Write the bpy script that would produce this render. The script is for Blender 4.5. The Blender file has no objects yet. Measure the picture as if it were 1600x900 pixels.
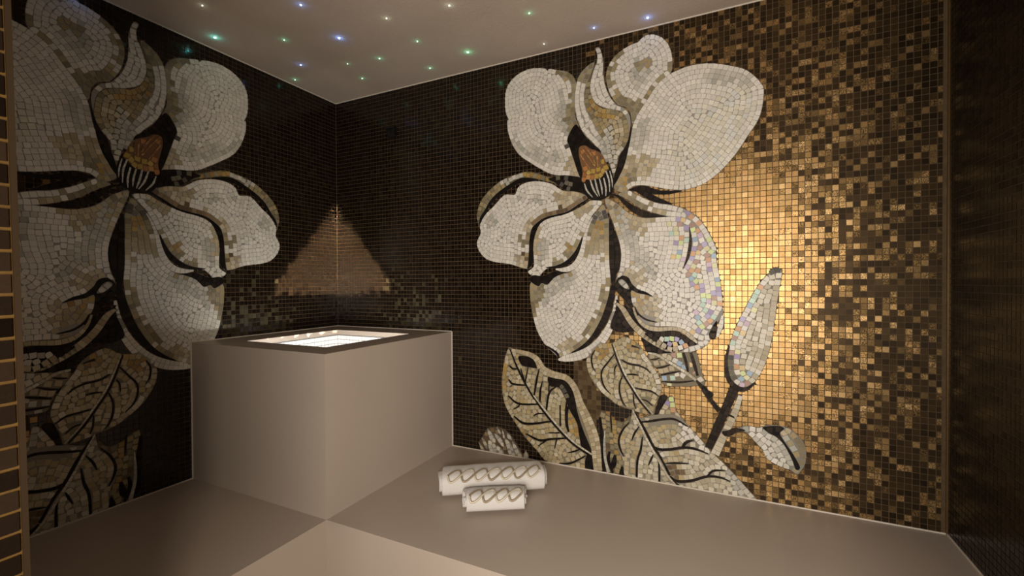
import bpy, math, random
import numpy as np
from mathutils import Matrix, Vector
random.seed(7); RNG = np.random.RandomState(11)
sc = bpy.context.scene
col = sc.collection

# ------------------------------------------------------------------ place (metres)
SEAT = 0.45
CAMZ = SEAT + 0.870
XL, XR, YB, YF = -2.178, 0.666, 2.034, 0.185          # left, right, back and front wall faces
CEIL = CAMZ + 1.1025
BX, BY, BT = -1.345, 1.192, CAMZ - 0.258               # plinth: its outer edges and top
OX0, OX1, OY0, OY1 = -1.990, -1.490, 1.327, 1.856      # basin opening
JX = -0.640                                            # face of the door jamb
FPX, YAW, PITCH, ROLL = 707.0, math.radians(25.883), math.radians(-0.644), math.radians(-0.337)

# ------------------------------------------------------------------ camera
fwd = np.array([-math.sin(YAW)*math.cos(PITCH), math.cos(YAW)*math.cos(PITCH), math.sin(PITCH)])
rt0 = np.array([math.cos(YAW), math.sin(YAW), 0.0]); up0 = np.cross(rt0, fwd)
rgt = rt0*math.cos(ROLL) + up0*math.sin(ROLL); upv = np.cross(rgt, fwd)
CAM = np.array([0.0, 0.0, CAMZ])
cd = bpy.data.cameras.new('camera'); cd.sensor_width = 36.0; cd.lens = 36.0*FPX/1600.0
cd.clip_start = 0.02; cd.clip_end = 50
cam = bpy.data.objects.new('camera', cd); col.objects.link(cam)
M = Matrix([[rgt[i], upv[i], -fwd[i], CAM[i]] for i in range(3)] + [[0, 0, 0, 1]])
cam.matrix_world = M
sc.camera = cam

# ------------------------------------------------------------------ world, lights, exposure
w = bpy.data.worlds.new('world'); sc.world = w; w.use_nodes = True
bg = w.node_tree.nodes['Background']; bg.inputs[0].default_value = (0.80, 0.88, 1.0, 1); bg.inputs[1].default_value = 0.26
sc.view_settings.view_transform = 'Standard'; sc.view_settings.look = 'None'
sc.view_settings.exposure = 0.0; sc.view_settings.gamma = 1.0; sc.view_settings.use_curve_mapping = False

def add_light(name, kind, loc, energy, color, size=0.1, size_y=None, direction=None, spread=None):
    l = bpy.data.lights.new(name, kind); l.energy = energy; l.color = color
    if kind == 'AREA':
        l.size = size
        if size_y: l.shape = 'RECTANGLE'; l.size_y = size_y
        if spread is not None: l.spread = spread
    else:
        l.shadow_soft_size = size
    o = bpy.data.objects.new(name, l); col.objects.link(o); o.location = loc
    if direction is not None: o.rotation_euler = Vector(direction).to_track_quat('-Z', 'Y').to_euler()
    return o
LAMP = (0.19, -0.35, 1.32)
add_light('vestibule_lamp', 'POINT', LAMP, 62.0, (1.0, 0.87, 0.72), 0.06)
add_light('vestibule_fill', 'AREA', (-0.05, -0.40, 1.15), 34.0, (1.0, 0.93, 0.85), 0.55, 0.7, (0, 1, 0.0))  # broad unseen fill added, standing for the lit space behind the camera
# light strips under the two near rims of the basin, throwing on its white tiles
add_light('basin_strip', 'AREA', ((OX0+OX1)/2, OY0-0.03, BT-0.145), 2.2, (1.0, 0.98, 0.93), 0.5, 0.02, (0, 1, 0.05))
add_light('basin_strip', 'AREA', (OX1+0.03, (OY0+OY1)/2, BT-0.145), 2.2, (1.0, 0.98, 0.93), 0.5, 0.02, (-1, 0, 0.05))
# unseen narrow beams added at the basin mouth to cast the corner light patch
bd = Vector((-1, 1, 1.04)).normalized(); NB = 12
oc = Vector(((OX0+OX1)/2, (OY0+OY1)/2, 0)); half = 0.5*math.hypot(OX1-OX0, OY1-OY0)
for k in range(NB):
    s = (k+0.5)/NB*2-1
    p = oc + Vector((-1, 1, 0)).normalized()*s*half
    add_light('corner_patch_beam', 'AREA', (p.x, p.y, BT-0.003), 0.62*(1-abs(s))+0.008, (1.0, 0.87, 0.66),
              max(0.03, 2*half*(1-abs(s))*0.88), 2*half/NB*bd.z, bd, math.radians(3))

# ------------------------------------------------------------------ materials
def nodes_of(name):
    m = bpy.data.materials.new(name); m.use_nodes = True
    nt = m.node_tree; return m, nt, nt.nodes['Principled BSDF']
def mat(name, color, rough=0.5, metal=0.0, spec=0.5, vary=0.0, vscale=8.0, bump=0.0, bscale=60.0, emit=None, estr=0.0, detail=4.0):
    m, nt, b = nodes_of(name)
    b.inputs['Base Color'].default_value = (*color, 1); b.inputs['Roughness'].default_value = rough
    b.inputs['Metallic'].default_value = metal; b.inputs['Specular IOR Level'].default_value = spec
    tc = nt.nodes.new('ShaderNodeTexCoord')
    if vary:
        n = nt.nodes.new('ShaderNodeTexNoise'); n.inputs['Scale'].default_value = vscale; n.inputs['Detail'].default_value = 5
        nt.links.new(tc.outputs['Object'], n.inputs['Vector'])
        r = nt.nodes.new('ShaderNodeValToRGB')
        r.color_ramp.elements[0].position = 0.3; r.color_ramp.elements[1].position = 0.7
        r.color_ramp.elements[0].color = (*[c*(1-vary) for c in color], 1); r.color_ramp.elements[1].color = (*[min(1, c*(1+vary)) for c in color], 1)
        nt.links.new(n.outputs['Fac'], r.inputs['Fac']); nt.links.new(r.outputs['Color'], b.inputs['Base Color'])
    if bump:
        n = nt.nodes.new('ShaderNodeTexNoise'); n.inputs['Scale'].default_value = bscale; n.inputs['Detail'].default_value = detail
        nt.links.new(tc.outputs['Object'], n.inputs['Vector'])
        u = nt.nodes.new('ShaderNodeBump'); u.inputs['Strength'].default_value = bump; u.inputs['Distance'].default_value = 0.004
        nt.links.new(n.outputs['Fac'], u.inputs['Height']); nt.links.new(u.outputs['Normal'], b.inputs['Normal'])
    if emit:
        b.inputs['Emission Color'].default_value = (*emit, 1); b.inputs['Emission Strength'].default_value = estr
    return m
def tile_material():
    m, nt, b = nodes_of('mosaic_glass')
    a = nt.nodes.new('ShaderNodeAttribute'); a.attribute_name = 'col'
    f = nt.nodes.new('ShaderNodeAttribute'); f.attribute_name = 'fin'
    sx = nt.nodes.new('ShaderNodeSeparateColor'); nt.links.new(f.outputs['Color'], sx.inputs['Color'])
    geo = nt.nodes.new('ShaderNodeNewGeometry')
    n = nt.nodes.new('ShaderNodeTexNoise'); n.inputs['Scale'].default_value = 330; n.inputs['Detail'].default_value = 3
    nt.links.new(geo.outputs['Position'], n.inputs['Vector'])
    # crinkled foil: darker creases, only where 'fin' blue asks for it
    ramp = nt.nodes.new('ShaderNodeMapRange'); ramp.inputs[1].default_value = 0.38; ramp.inputs[2].default_value = 0.62
    ramp.inputs[3].default_value = 0.25; ramp.inputs[4].default_value = 1.5
    nt.links.new(n.outputs['Fac'], ramp.inputs[0])
    mx = nt.nodes.new('ShaderNodeMix'); mx.data_type = 'RGBA'; mx.blend_type = 'MULTIPLY'
    nt.links.new(sx.outputs['Blue'], mx.inputs['Factor']); nt.links.new(a.outputs['Color'], mx.inputs[6]); nt.links.new(ramp.outputs[0], mx.inputs[7])
    nt.links.new(mx.outputs[2], b.inputs['Base Color'])
    nt.links.new(sx.outputs['Red'], b.inputs['Metallic']); nt.links.new(sx.outputs['Green'], b.inputs['Roughness'])
    bu = nt.nodes.new('ShaderNodeBump'); bu.inputs['Distance'].default_value = 0.001
    ms = nt.nodes.new('ShaderNodeMath'); ms.operation = 'MULTIPLY_ADD'; ms.inputs[1].default_value = 0.5; ms.inputs[2].default_value = 0.05
    nt.links.new(sx.outputs['Blue'], ms.inputs[0]); nt.links.new(ms.outputs[0], bu.inputs['Strength'])
    nt.links.new(n.outputs['Fac'], bu.inputs['Height']); nt.links.new(bu.outputs['Normal'], b.inputs['Normal'])
    b.inputs['Specular IOR Level'].default_value = 0.35
    return m
MT = tile_material()
M_GROUT = mat('brown_grout', (0.105, 0.070, 0.037), 0.9, spec=0.15, vary=0.15, vscale=40)
M_STONE = mat('taupe_solid_surface', (0.43, 0.355, 0.29), 0.42, spec=0.35, vary=0.025, vscale=3)
M_CEIL = mat('taupe_plaster', (0.46, 0.375, 0.305), 0.85, spec=0.1, vary=0.03, vscale=5, bump=0.35, bscale=90)
M_FLOOR = mat('floor_stone', (0.40, 0.33, 0.27), 0.6, spec=0.3, vary=0.05, vscale=6)
M_CAULK = mat('pale_sealant', (0.62, 0.55, 0.46), 0.6, spec=0.3)
M_BRONZE = mat('bronze_profile', (0.15, 0.085, 0.030), 0.45, metal=0.6, vary=0.1, vscale=30)
M_DARKWALL = mat('dark_brown_wall', (0.05, 0.035, 0.025), 0.6, spec=0.3)
M_DARKMETAL = mat('dark_metal', (0.05, 0.045, 0.045), 0.3, metal=0.8)
M_TOWEL = mat('white_terry', (0.70, 0.66, 0.62), 0.95, spec=0.1, bump=0.6, bscale=420, detail=2)
M_THREAD_D = mat('bronze_thread', (0.30, 0.23, 0.14), 0.5, metal=0.2, spec=0.4)
M_THREAD_L = mat('pale_gold_thread', (0.56, 0.49, 0.36), 0.5, metal=0.15, spec=0.4)
M_BASIN = mat('white_basin', (0.82, 0.81, 0.78), 0.5)

# ------------------------------------------------------------------ object helpers
def tag(o, label=None, cat=None, group=None, kind=None):
    if label: o['label'] = label
    if cat: o['category'] = cat
    if group: o['group'] = group
    if kind: o['kind'] = kind
    return o
def link(name, me, m, parent=None, loc=(0, 0, 0)):
    o = bpy.data.objects.new(name, me); col.objects.link(o)
    if m and not me.materials: me.materials.append(m)
    o.parent = parent; o.location = loc
    return o
def empty(name, loc, rz=0):
    o = bpy.data.objects.new(name, None); col.objects.link(o); o.location = loc; o.rotation_euler = (0, 0, rz); o.empty_display_size = 0.05
    return o
def mesh(name, V, F, smooth=False):
    me = bpy.data.meshes.new(name); me.from_pydata([tuple(map(float, v)) for v in V], [], F); me.update()
    if smooth: me.polygons.foreach_set('use_smooth', [True]*len(me.polygons))
    return me
def box_data(x0, x1, y0, y1, z0, z1):
    V = [(x, y, z) for x in (x0, x1) for y in (y0, y1) for z in (z0, z1)]
    F = [(0, 1, 3, 2), (4, 6, 7, 5), (0, 4, 5, 1), (2, 3, 7, 6), (0, 2, 6, 4), (1, 5, 7, 3)]
    return V, F
def boxes(name, lst, m, parent=None, kind=None, off=(0, 0, 0)):
    V, F = [], []
    for b in lst:
        v, f = box_data(*b); n = len(V)
        V += [(p[0]-off[0], p[1]-off[1], p[2]-off[2]) for p in v]; F += [tuple(i+n for i in q) for q in f]
    o = link(name, mesh(name, V, F), m, parent)
    if kind: o['kind'] = kind
    return o

# ------------------------------------------------------------------ room shell
T = 0.12
wall_back = boxes('wall_back', [(XL-T, XR+T, YB, YB+T, 0, CEIL)], M_GROUT, kind='structure')
wall_left = boxes('wall_left', [(XL-T, XL, YF-T, YB, 0, CEIL)], M_GROUT, kind='structure')
wall_right = boxes('wall_right', [(XR, XR+T, YF-T, YB, 0, CEIL)], M_GROUT, kind='structure')
RJ = 0.25                                              # right jamb
wall_front = boxes('wall_front', [(XL, JX-0.02, YF-T, YF-0.01, 0, CEIL), (RJ, XR, YF-T, YF, 0, CEIL), (JX-0.02, RJ, YF-T, YF, 2.15, CEIL)], M_DARKWALL, kind='structure')
boxes('ceiling', [(XL-T, XR+T, YF-T, YB+T, CEIL, CEIL+0.08)], M_CEIL, kind='structure')
boxes('floor', [(XL-T, XR+T, -1.0, YB+T, -0.08, 0)], M_FLOOR, kind='structure')
for o, t in ((wall_back, 'back wall of dark and gold glass mosaic in brown grout'), (wall_left, 'left wall of dark brown glass mosaic'),
             (wall_right, 'right wall of very dark brown mosaic'), (wall_front, 'dark front wall with the doorway')): o['label'] = t

# L-shaped bench
def prism(poly, z0, z1):
    n = len(poly)
    V = [(x, y, z0) for x, y in poly] + [(x, y, z1) for x, y in poly]
    F = [tuple(range(n-1, -1, -1)), tuple(range(n, 2*n))] + [(i, (i+1) % n, n+(i+1) % n, n+i) for i in range(n)]
    return V, F
bench = empty('bench', (BX, BY, 0)); tag(bench, 'taupe solid-surface L-shaped bench running along left and back walls', 'bench')
def at_bench(p): return [(x-BX, y-BY) for x, y in p]
V, F = prism(at_bench([(XL+.003, YF), (BX, YF), (BX, BY), (XR-.003, BY), (XR-.003, YB-.003), (XL+.003, YB-.003)]), SEAT-0.03, SEAT)
link('seat', mesh('seat', V, F), M_STONE, bench)
V, F = prism(at_bench([(XL+.003, YF), (BX-0.001, YF), (BX-0.001, BY+0.001), (XL+.003, BY+0.001)]), 0, SEAT-0.03)
link('riser', mesh('riser', V, F), M_STONE, bench)
V, F = prism(at_bench([(XL+.003, BY+0.001), (XR-.003, BY+0.001), (XR-.003, YB-.003), (XL+.003, YB-.003)]), 0, SEAT-0.03)
link('riser', mesh('riser', V, F), M_STONE, bench)

# plinth with the lit basin
plinth = empty('plinth', (BX, BY, SEAT)); tag(plinth, 'square taupe plinth in the corner with a brightly lit basin in its top', 'plinth')
po = (BX, BY, SEAT); g = 0.0035; sh = 0.025
boxes('side_panel', [(XL+g, BX, BY, BY+sh, SEAT, BT-0.025)], M_STONE, plinth, off=po)
boxes('side_panel', [(BX-sh, BX, BY+sh, YB-g, SEAT, BT-0.025)], M_STONE, plinth, off=po)
boxes('rim', [(XL+g, BX, BY, OY0, BT-0.025, BT), (XL+g, BX, OY1, YB-g, BT-0.025, BT), (XL+g, OX0, OY0, OY1, BT-0.025, BT), (OX1, BX, OY0, OY1, BT-0.025, BT)], M_STONE, plinth, off=po)
bz = BT-0.20
basin = boxes('basin', [(OX0-0.02, OX0, OY0-0.06, OY1+0.02, bz, BT-0.026), (OX0, OX1+0.06, OY1, OY1+0.02, bz, BT-0.026),
                (OX0, OX1+0.06, OY0-0.06, OY0-0.05, bz, BT-0.026), (OX1+0.06, OX1+0.07, OY0-0.06, OY1+0.02, bz, BT-0.026), (OX0-0.02, OX1+0.07, OY0-0.06, OY1+0.02, bz-0.01, bz)], M_BASIN, plinth, off=po)
basin['label'] = 'white glowing tiled basin'

# door jamb on the near left, with its edge profile
lean = -0.0135
# ------------------------------------------------------------------ tile building
def project(P):
    d = np.asarray(P, float) - CAM; dep = d @ fwd
    return 800 + FPX*(d @ rgt)/dep, 450 - FPX*(d @ upv)/dep, dep
def map_back(uv, d): return np.stack([XL+uv[:, 0], YB-d, SEAT+uv[:, 1]], 1)
def map_left(uv, d): return np.stack([XL+d, YB-uv[:, 0], SEAT+uv[:, 1]], 1)
def map_right(uv, d): return np.stack([XR-d, YB-uv[:, 0], SEAT+uv[:, 1]], 1)
FLIP = {map_left: True, map_back: False, map_right: False}
class Tile:
    __slots__ = ('uv', 'col', 'fin', 'tilt', 'part', 'n', 'key')
    def __init__(s, uv, c, f, part=0):
        s.uv = np.asarray(uv, float); s.col = c; s.fin = f; s.part = part; s.key = ''
        s.tilt = RNG.normal(0, 0.010, 2); s.n = len(s.uv)
TOP, LOW = 0.0022, -0.0006
def tile_geo(t, mp, du=0.0):
    c = t.uv.mean(0); rel = t.uv - c
    d = TOP + rel @ t.tilt
    uv = t.uv - np.array([du, 0.0])
    top = mp(uv, d); bot = mp(uv, np.full(t.n, LOW)); n = t.n
    V = np.vstack([top, bot])
    area = 0.5*np.sum(t.uv[:, 0]*np.roll(t.uv[:, 1], -1) - np.roll(t.uv[:, 0], -1)*t.uv[:, 1])
    F = [tuple(range(n))] + [(i, n+i, n+(i+1) % n, (i+1) % n) for i in range(n)]
    if (area < 0) != FLIP[mp]: F = [tuple(reversed(f)) for f in F]
    return V, F
def set_attr(me, cols, fins):
    a = me.attributes.new('col', 'FLOAT_COLOR', 'POINT'); a.data.foreach_set('color', np.asarray(cols, np.float32).ravel())
    a = me.attributes.new('fin', 'FLOAT_COLOR', 'POINT'); a.data.foreach_set('color', np.asarray(fins, np.float32).ravel())
def joined(name, tiles, mp, parent, du=0.0, loc=(0, 0, 0), plates=()):
    V, F, C, N, k = [], [], [], [], 0
    for uv, d_, c_ in plates:                            # mortar bed under the tesserae
        n = len(uv); u2 = uv-np.array([du, 0.0]); v = np.vstack([mp(u2, np.full(n, d_)), mp(u2, np.full(n, LOW))])
        ar = np.sum(uv[:, 0]*np.roll(uv[:, 1], -1) - np.roll(uv[:, 0], -1)*uv[:, 1])
        f = [tuple(range(n))] + [(i, n+i, n+(i+1) % n, (i+1) % n) for i in range(n)]
        if (ar < 0) != FLIP[mp]: f = [tuple(reversed(q)) for q in f]
        V.append(v); F += [tuple(i+k for i in q) for q in f]; k += len(v)
        C.append(np.tile([*c_, 1.0], (len(v), 1))); N.append(np.tile([0.8 if max(c_) < 0.03 else 0.0, 0.7, 0.0, 1.0], (len(v), 1)))
    for t in tiles:
        v, f = tile_geo(t, mp, du)
        V.append(v); F += [tuple(i+k for i in q) for q in f]; k += len(v)
        C.append(np.tile([*t.col, 1.0], (len(v), 1))); N.append(np.tile([*t.fin, 1.0], (len(v), 1)))
    if not V: return None
    me = bpy.data.meshes.new(name); me.from_pydata(np.vstack(V) - np.array(loc), [], F); me.update()
    set_attr(me, np.vstack(C), np.vstack(N))
    return link(name, me, MT, parent)
def single(name, t, mp, parent, du=0.0, base=(0, 0, 0)):
    v, f = tile_geo(t, mp, du); c = v[:t.n].mean(0)
    me = bpy.data.meshes.new(name); me.from_pydata(v-c, [], f); me.update()
    set_attr(me, np.tile([*t.col, 1.0], (len(v), 1)), np.tile([*t.fin, 1.0], (len(v), 1)))
    return link(name, me, MT, parent, tuple(c-np.array(base)))
def hidden(x, y, mp):                                  # behind the plinth or the towels, or out of the frame
    if not (2 < x < 1598 and 2 < y < 898): return True
    return 300 < x < 706 and y > 512
def split_largest(tiles, mp, du, limit):
    sc_ = []
    for i, t in enumerate(tiles):
        v, f = tile_geo(t, mp, du); x, y, dep = project(v[:t.n])
        if dep.min() < 0.05 or hidden(x.mean(), y.mean(), mp): continue
        if mp is map_left and x.mean() < 50: continue
        a = abs(0.5*np.sum(x*np.roll(y, -1) - np.roll(x, -1)*y)); sc_.append((a, i))
    sc_.sort(reverse=True); big = set(i for _, i in sc_[:limit])
    return [t for i, t in enumerate(tiles) if i in big], [t for i, t in enumerate(tiles) if i not in big]

# ------------------------------------------------------------------ the mural drawing (photo pixels -> wall)
def px_uv(P):
    P = np.asarray(P, float)
    d = fwd + ((P[:, :1]-800)/FPX)*rgt - ((P[:, 1:2]-450)/FPX)*upv
    q = d*(YB/d[:, 1:2])
    return np.stack([q[:, 0]-XL, q[:, 2]+CAMZ-SEAT], 1)
CROP = {'T': (0, 0, 1), 'A': (720, 30, 3), 'B': (720, 280, 3), 'C': (720, 500, 2.857), 'D': (940, 260, 6.925), 'E': (940, 380, 6.925), 'G': (940, 480, 6.427),
        'H': (740, 270, 5.295), 'I': (820, 400, 5.294), 'J': (780, 530, 4.283), 'K': (900, 540, 6.43), 'M': (940, 620, 5.625), 'N': (870, 220, 9), 'O': (740, 640, 9), 'Q': (1060, 640, 6.427)}
def crop(c, flat, k=2):
    ox, oy, s = CROP[c]; a = np.array(flat, float).reshape(-1, k)
    a[:, 0] = ox + a[:, 0]/s; a[:, 1] = oy + a[:, 1]/s
    if k == 3: a[:, 2] /= s
    return a
def smooth_closed(P, n=4):
    m = len(P); out = []
    for i in range(m):
        p0, p1, p2, p3 = P[i-1], P[i], P[(i+1) % m], P[(i+2) % m]
        for j in range(n):
            t = j/n; a = 0.5
            out.append(p1 + a*t*(p2-p0) + t*t*(2*a*p0+(a-3)*p1+(3-2*a)*p2-a*p3) + t**3*(-a*p0+(2-a)*p1+(a-2)*p2+a*p3))
    return np.array(out)
def smooth_open(P, n=6):
    Q = np.vstack([2*P[0]-P[1], P, 2*P[-1]-P[-2]]); out = []
    for i in range(1, len(Q)-2):
        p0, p1, p2, p3 = Q[i-1:i+3]
        for j in range(n):
            t = j/n
            out.append(0.5*((2*p1)+(p2-p0)*t+(2*p0-5*p1+4*p2-p3)*t*t+(3*p1-p0-3*p2+p3)*t**3))
    out.append(Q[-2]); return np.array(out)
# tile colours
COL = dict(V=[(.62, .58, .48), (.58, .54, .44), (.64, .60, .52), (.60, .58, .53), (.63, .58, .46)], W=[(.66, .62, .54), (.62, .58, .50), (.64, .59, .52)], P=[(.46, .43, .36), (.40, .38, .32), (.52, .48, .40)],
           T=[(.46, .37, .23), (.40, .33, .22), (.52, .44, .30), (.36, .29, .17)], L=[(.30, .25, .14), (.24, .20, .12), (.34, .26, .13), (.20, .16, .09)],
           G=[(.40, .26, .08), (.32, .20, .06), (.36, .26, .12)], R=[(.17, .11, .055), (.11, .07, .035), (.22, .15, .08)],
           K=[(.022, .016, .012), (.028, .020, .015), (.017, .012, .010)], O=[(.38, .16, .05), (.28, .11, .035), (.42, .22, .07)], Y=[(.44, .30, .07), (.38, .25, .05)],
           F=[(.44, .365, .22), (.40, .33, .19), (.48, .405, .26), (.36, .29, .16), (.42, .32, .16), (.46, .39, .27), (.50, .43, .30)],
           E=[(.56, .50, .38), (.50, .44, .32), (.60, .55, .44), (.42, .36, .25)],
           S=[(.10, .09, .06), (.14, .12, .08), (.07, .06, .05)],
           I=[(.58, .55, .32), (.36, .31, .46), (.52, .29, .15), (.42, .55, .45), (.60, .44, .22), (.28, .36, .44), (.48, .36, .44), (.58, .52, .44), (.62, .58, .48), (.36, .22, .17), (.52, .58, .27), (.30, .24, .38)])  # key I paints the iridescent sheen near the highlight as fixed hues
PARTS = []                                             # (name, label, parent part or None)
ITEMS = []                                             # dicts in back-to-front order
def part(name, label=None, parent=None): PARTS.append((name, label, parent)); return len(PARTS)-1
def area_(p, key, c, flat, shades=()): ITEMS.append(dict(kind='poly', part=p, key=key, pts=crop(c, flat), shades=[(k, crop(cc, ff)) for k, cc, ff in shades]))
def line_(p, key, c, flat): ITEMS.append(dict(kind='line', part=p, key=key, pts=crop(c, flat, 3)))

gap = part('dark_outline', 'near-black tesserae filling the gaps between petals')
p = part('petal', 'small upright back petal, white with grey hollow')
area_(p, 'W', 'A', [683,290, 685,240, 710,190, 750,150, 800,120, 830,108, 860,80, 900,72, 940,85, 970,115, 988,160, 992,210, 985,250, 950,290, 900,345, 860,410, 835,460, 805,490, 795,440, 770,410, 735,400, 700,350],
      [('L','A',[680,300, 685,240, 720,180, 760,145, 715,220, 712,280, 735,340, 790,400, 840,430, 880,350, 930,290, 975,235, 990,180, 1000,230, 900,350, 835,470, 795,480, 730,400]), ('P','A',[800,215, 850,180, 890,195, 895,250, 860,300, 835,350, 810,320]), ('L','A',[830,190, 880,190, 880,230, 830,240]),
       ('L','A',[770,390, 860,380, 840,470, 800,480])])
p = part('petal', 'round upper left petal, white with olive right side')
area_(p, 'W', 'A', [208,400, 210,350, 222,310, 255,270, 300,242, 345,230, 395,232, 405,242, 415,234, 450,238, 490,245, 520,262, 538,290, 545,330, 540,380, 535,430, 540,470, 560,520, 575,560, 560,600, 555,640, 558,690, 562,745, 500,735, 430,728, 380,705, 330,675, 285,645, 255,610, 235,570, 222,525, 218,480, 224,470, 212,440],
      [('L','A',[440,240, 500,245, 545,300, 540,420, 520,400, 505,330, 480,280]), ('P','A',[470,330, 500,360, 510,470, 560,520, 560,600, 510,580, 450,500, 440,440]), ('L','A',[500,400, 540,400, 560,520, 575,570, 550,620, 520,560, 490,480]),
       ('P','A',[235,550, 300,590, 400,600, 460,640, 480,680, 400,690, 300,640, 250,600]), ('S','A',[520,560, 575,540, 560,640, 500,600]), ('T','A',[480,660, 560,680, 560,745, 500,720])])
line_(p, 'W', 'A', [452,262,14, 478,300,20, 492,350,22, 498,400,14])
p = part('petal', 'cupped middle petal with olive and gold inside')
area_(p, 'L', 'A', [600,240, 625,215, 630,330, 650,410, 720,425, 770,450, 790,500, 788,550, 770,600, 742,640, 730,700, 718,742, 690,660, 660,600, 600,450, 575,380, 580,300],
      [('P','A',[670,500, 715,490, 720,560, 700,620, 740,600, 760,620, 730,700, 715,735, 690,650]), ('T','A',[690,450, 760,470, 770,560, 730,600]), ('G','A',[600,380, 700,440, 690,490, 620,450])])
p = part('petal', 'slim curling white petal beside the cupped one')
area_(p, 'W', 'A', [625,205, 600,215, 565,250, 545,290, 537,340, 535,400, 545,470, 580,540, 625,585, 648,625, 660,660, 690,668, 684,630, 680,590, 650,540, 612,470, 585,410, 578,360, 588,310, 608,260], [('L','A',[560,200, 640,200, 610,260, 570,290, 545,280]), ('P','A',[640,560, 690,600, 690,660, 660,660])])
p = part('petal', 'S-shaped white petal curling up to a point')
area_(p, 'W', 'A', [632,138, 640,170, 635,210, 620,250, 608,300, 608,340, 625,385, 660,410, 700,422, 745,430, 768,450, 782,480, 790,530, 796,480, 787,442, 762,415, 735,405, 710,380, 690,345, 675,300, 668,250, 668,200, 660,160, 648,133])
p = part('petal', 'largest petal, broad and white, reaching up right')
area_(p, 'W', 'A', [1420,330, 1415,400, 1395,470, 1350,540, 1290,630, 1220,710, 1150,765, 1090,790, 1040,800, 980,798, 900,785, 840,778, 800,788, 768,812, 725,800, 722,772, 765,690, 785,610, 797,550, 810,490, 840,430, 880,370, 920,310, 970,265, 1040,230, 1110,212, 1180,208, 1260,218, 1330,235, 1380,270, 1410,305],
      [('T','A',[720,800, 730,740, 780,640, 830,640, 900,640, 930,690, 860,740, 800,760, 770,810]), ('L','A',[730,790, 745,730, 790,720, 830,690, 800,770]), ('P','A',[1150,260, 1260,240, 1360,260, 1390,310, 1300,300, 1200,300]), ('P','A',[800,560, 850,480, 900,480, 870,580, 830,640]), ('G','A',[740,745, 775,735, 775,790, 745,790]),
       ('V','A',[1000,560, 1150,400, 1330,320, 1370,420, 1280,600, 1150,740, 1000,760])])
rim_l = part('petal', 'olive back rim of the left drooping petal')
area_(rim_l, 'L', 'H', [30,330, 60,240, 110,170, 190,95, 280,40, 380,5, 440,-8, 530,5, 620,35, 720,40, 720,100, 640,80, 560,60, 470,50, 380,65, 300,115, 220,165, 150,225, 105,310, 70,380, 50,440, 32,390], [('G','H',[400,0, 640,40, 640,80, 440,50]), ('P','H',[190,90, 390,0, 410,30, 260,100])])
area_(gap, 'K', 'H', [440,40, 540,58, 470,72, 380,88, 300,132, 230,178, 180,222, 130,282, 100,345, 70,400, 52,440, 50,380, 98,300, 138,230, 200,165, 290,100, 370,52])
area_(gap, 'K', 'H', [620,50, 720,22, 830,28, 890,45, 910,110, 925,170, 850,155, 770,148, 710,112, 670,80], [('S','H',[700,50, 820,60, 840,120, 760,120])])
area_(gap, 'K', 'A', [500,560, 535,495, 560,515, 600,570, 652,612, 655,650, 620,640, 575,620, 570,680, 572,760, 550,720, 530,660, 512,605])
area_(gap, 'K', 'A', [796,500, 797,550, 785,612, 765,690, 722,775, 716,750, 735,680, 745,640, 775,590, 790,545])
p = part('petal', 'left drooping petal, white with brown underside')
area_(p, 'W', 'H', [55,430, 100,345, 170,275, 255,185, 340,180, 370,120, 440,80, 540,70, 640,90, 700,125, 750,150, 830,155, 890,170, 940,200, 900,250, 790,330, 690,355, 600,375, 540,410, 500,460, 480,530, 490,620, 495,700, 470,780, 440,795, 380,780, 300,755, 190,740, 120,720, 70,680, 35,620, 30,570, 60,500],
      [('R','H',[610,330, 760,270, 950,200, 900,260, 790,325, 680,355, 560,400, 470,520, 430,560, 400,540, 480,440]), ('L','H',[340,570, 400,530, 460,480, 490,560, 495,700, 440,795, 400,740, 380,680, 440,640, 400,600]), ('T','H',[320,720, 380,670, 420,690, 450,790, 360,770]), ('R','H',[380,690, 430,680, 440,740, 400,730]),
       ('P','H',[90,350, 150,330, 190,430, 140,480, 100,440]), ('T','H',[680,170, 800,150, 920,190, 820,240, 700,260]), ('P','H',[360,215, 520,200, 620,220, 520,250]), ('T','H',[380,480, 470,400, 600,300, 640,310, 520,400, 440,480])])
line_(gap, 'K', 'H', [965,206,8, 880,262,16, 780,328,18, 680,355,18, 600,375,18, 545,412,24, 505,470,48, 485,550,44, 478,650,40, 472,740,40, 448,795,10])
p = part('petal', 'folded inner left petal ending in a small curl')
area_(p, 'W', 'H', [975,228, 1060,235, 1062,258, 1010,320, 975,370, 950,430, 930,520, 900,600, 860,680, 800,740, 720,775, 620,790, 575,820, 545,855, 500,858, 450,820, 495,780, 500,720, 495,640, 500,560, 522,480, 562,412, 640,372, 740,348, 830,312, 920,262],
      [('L','H',[760,650, 850,540, 905,510, 870,620, 830,690, 740,740, 640,790, 590,790, 700,720]), ('T','H',[500,470, 545,440, 545,560, 540,690, 500,680]), ('T','H',[800,320, 930,250, 1000,240, 960,320, 860,360]), ('P','H',[545,560, 620,570, 600,700, 550,780, 520,760]), ('G','H',[770,620, 810,590, 800,660, 770,680])])
area_(gap, 'K', 'H', [600,782, 680,768, 760,732, 830,662, 870,592, 900,525, 895,600, 855,690, 790,755, 720,785, 650,792])
p9 = part('petal', 'large bottom petal, white, hanging to a point')
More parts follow.
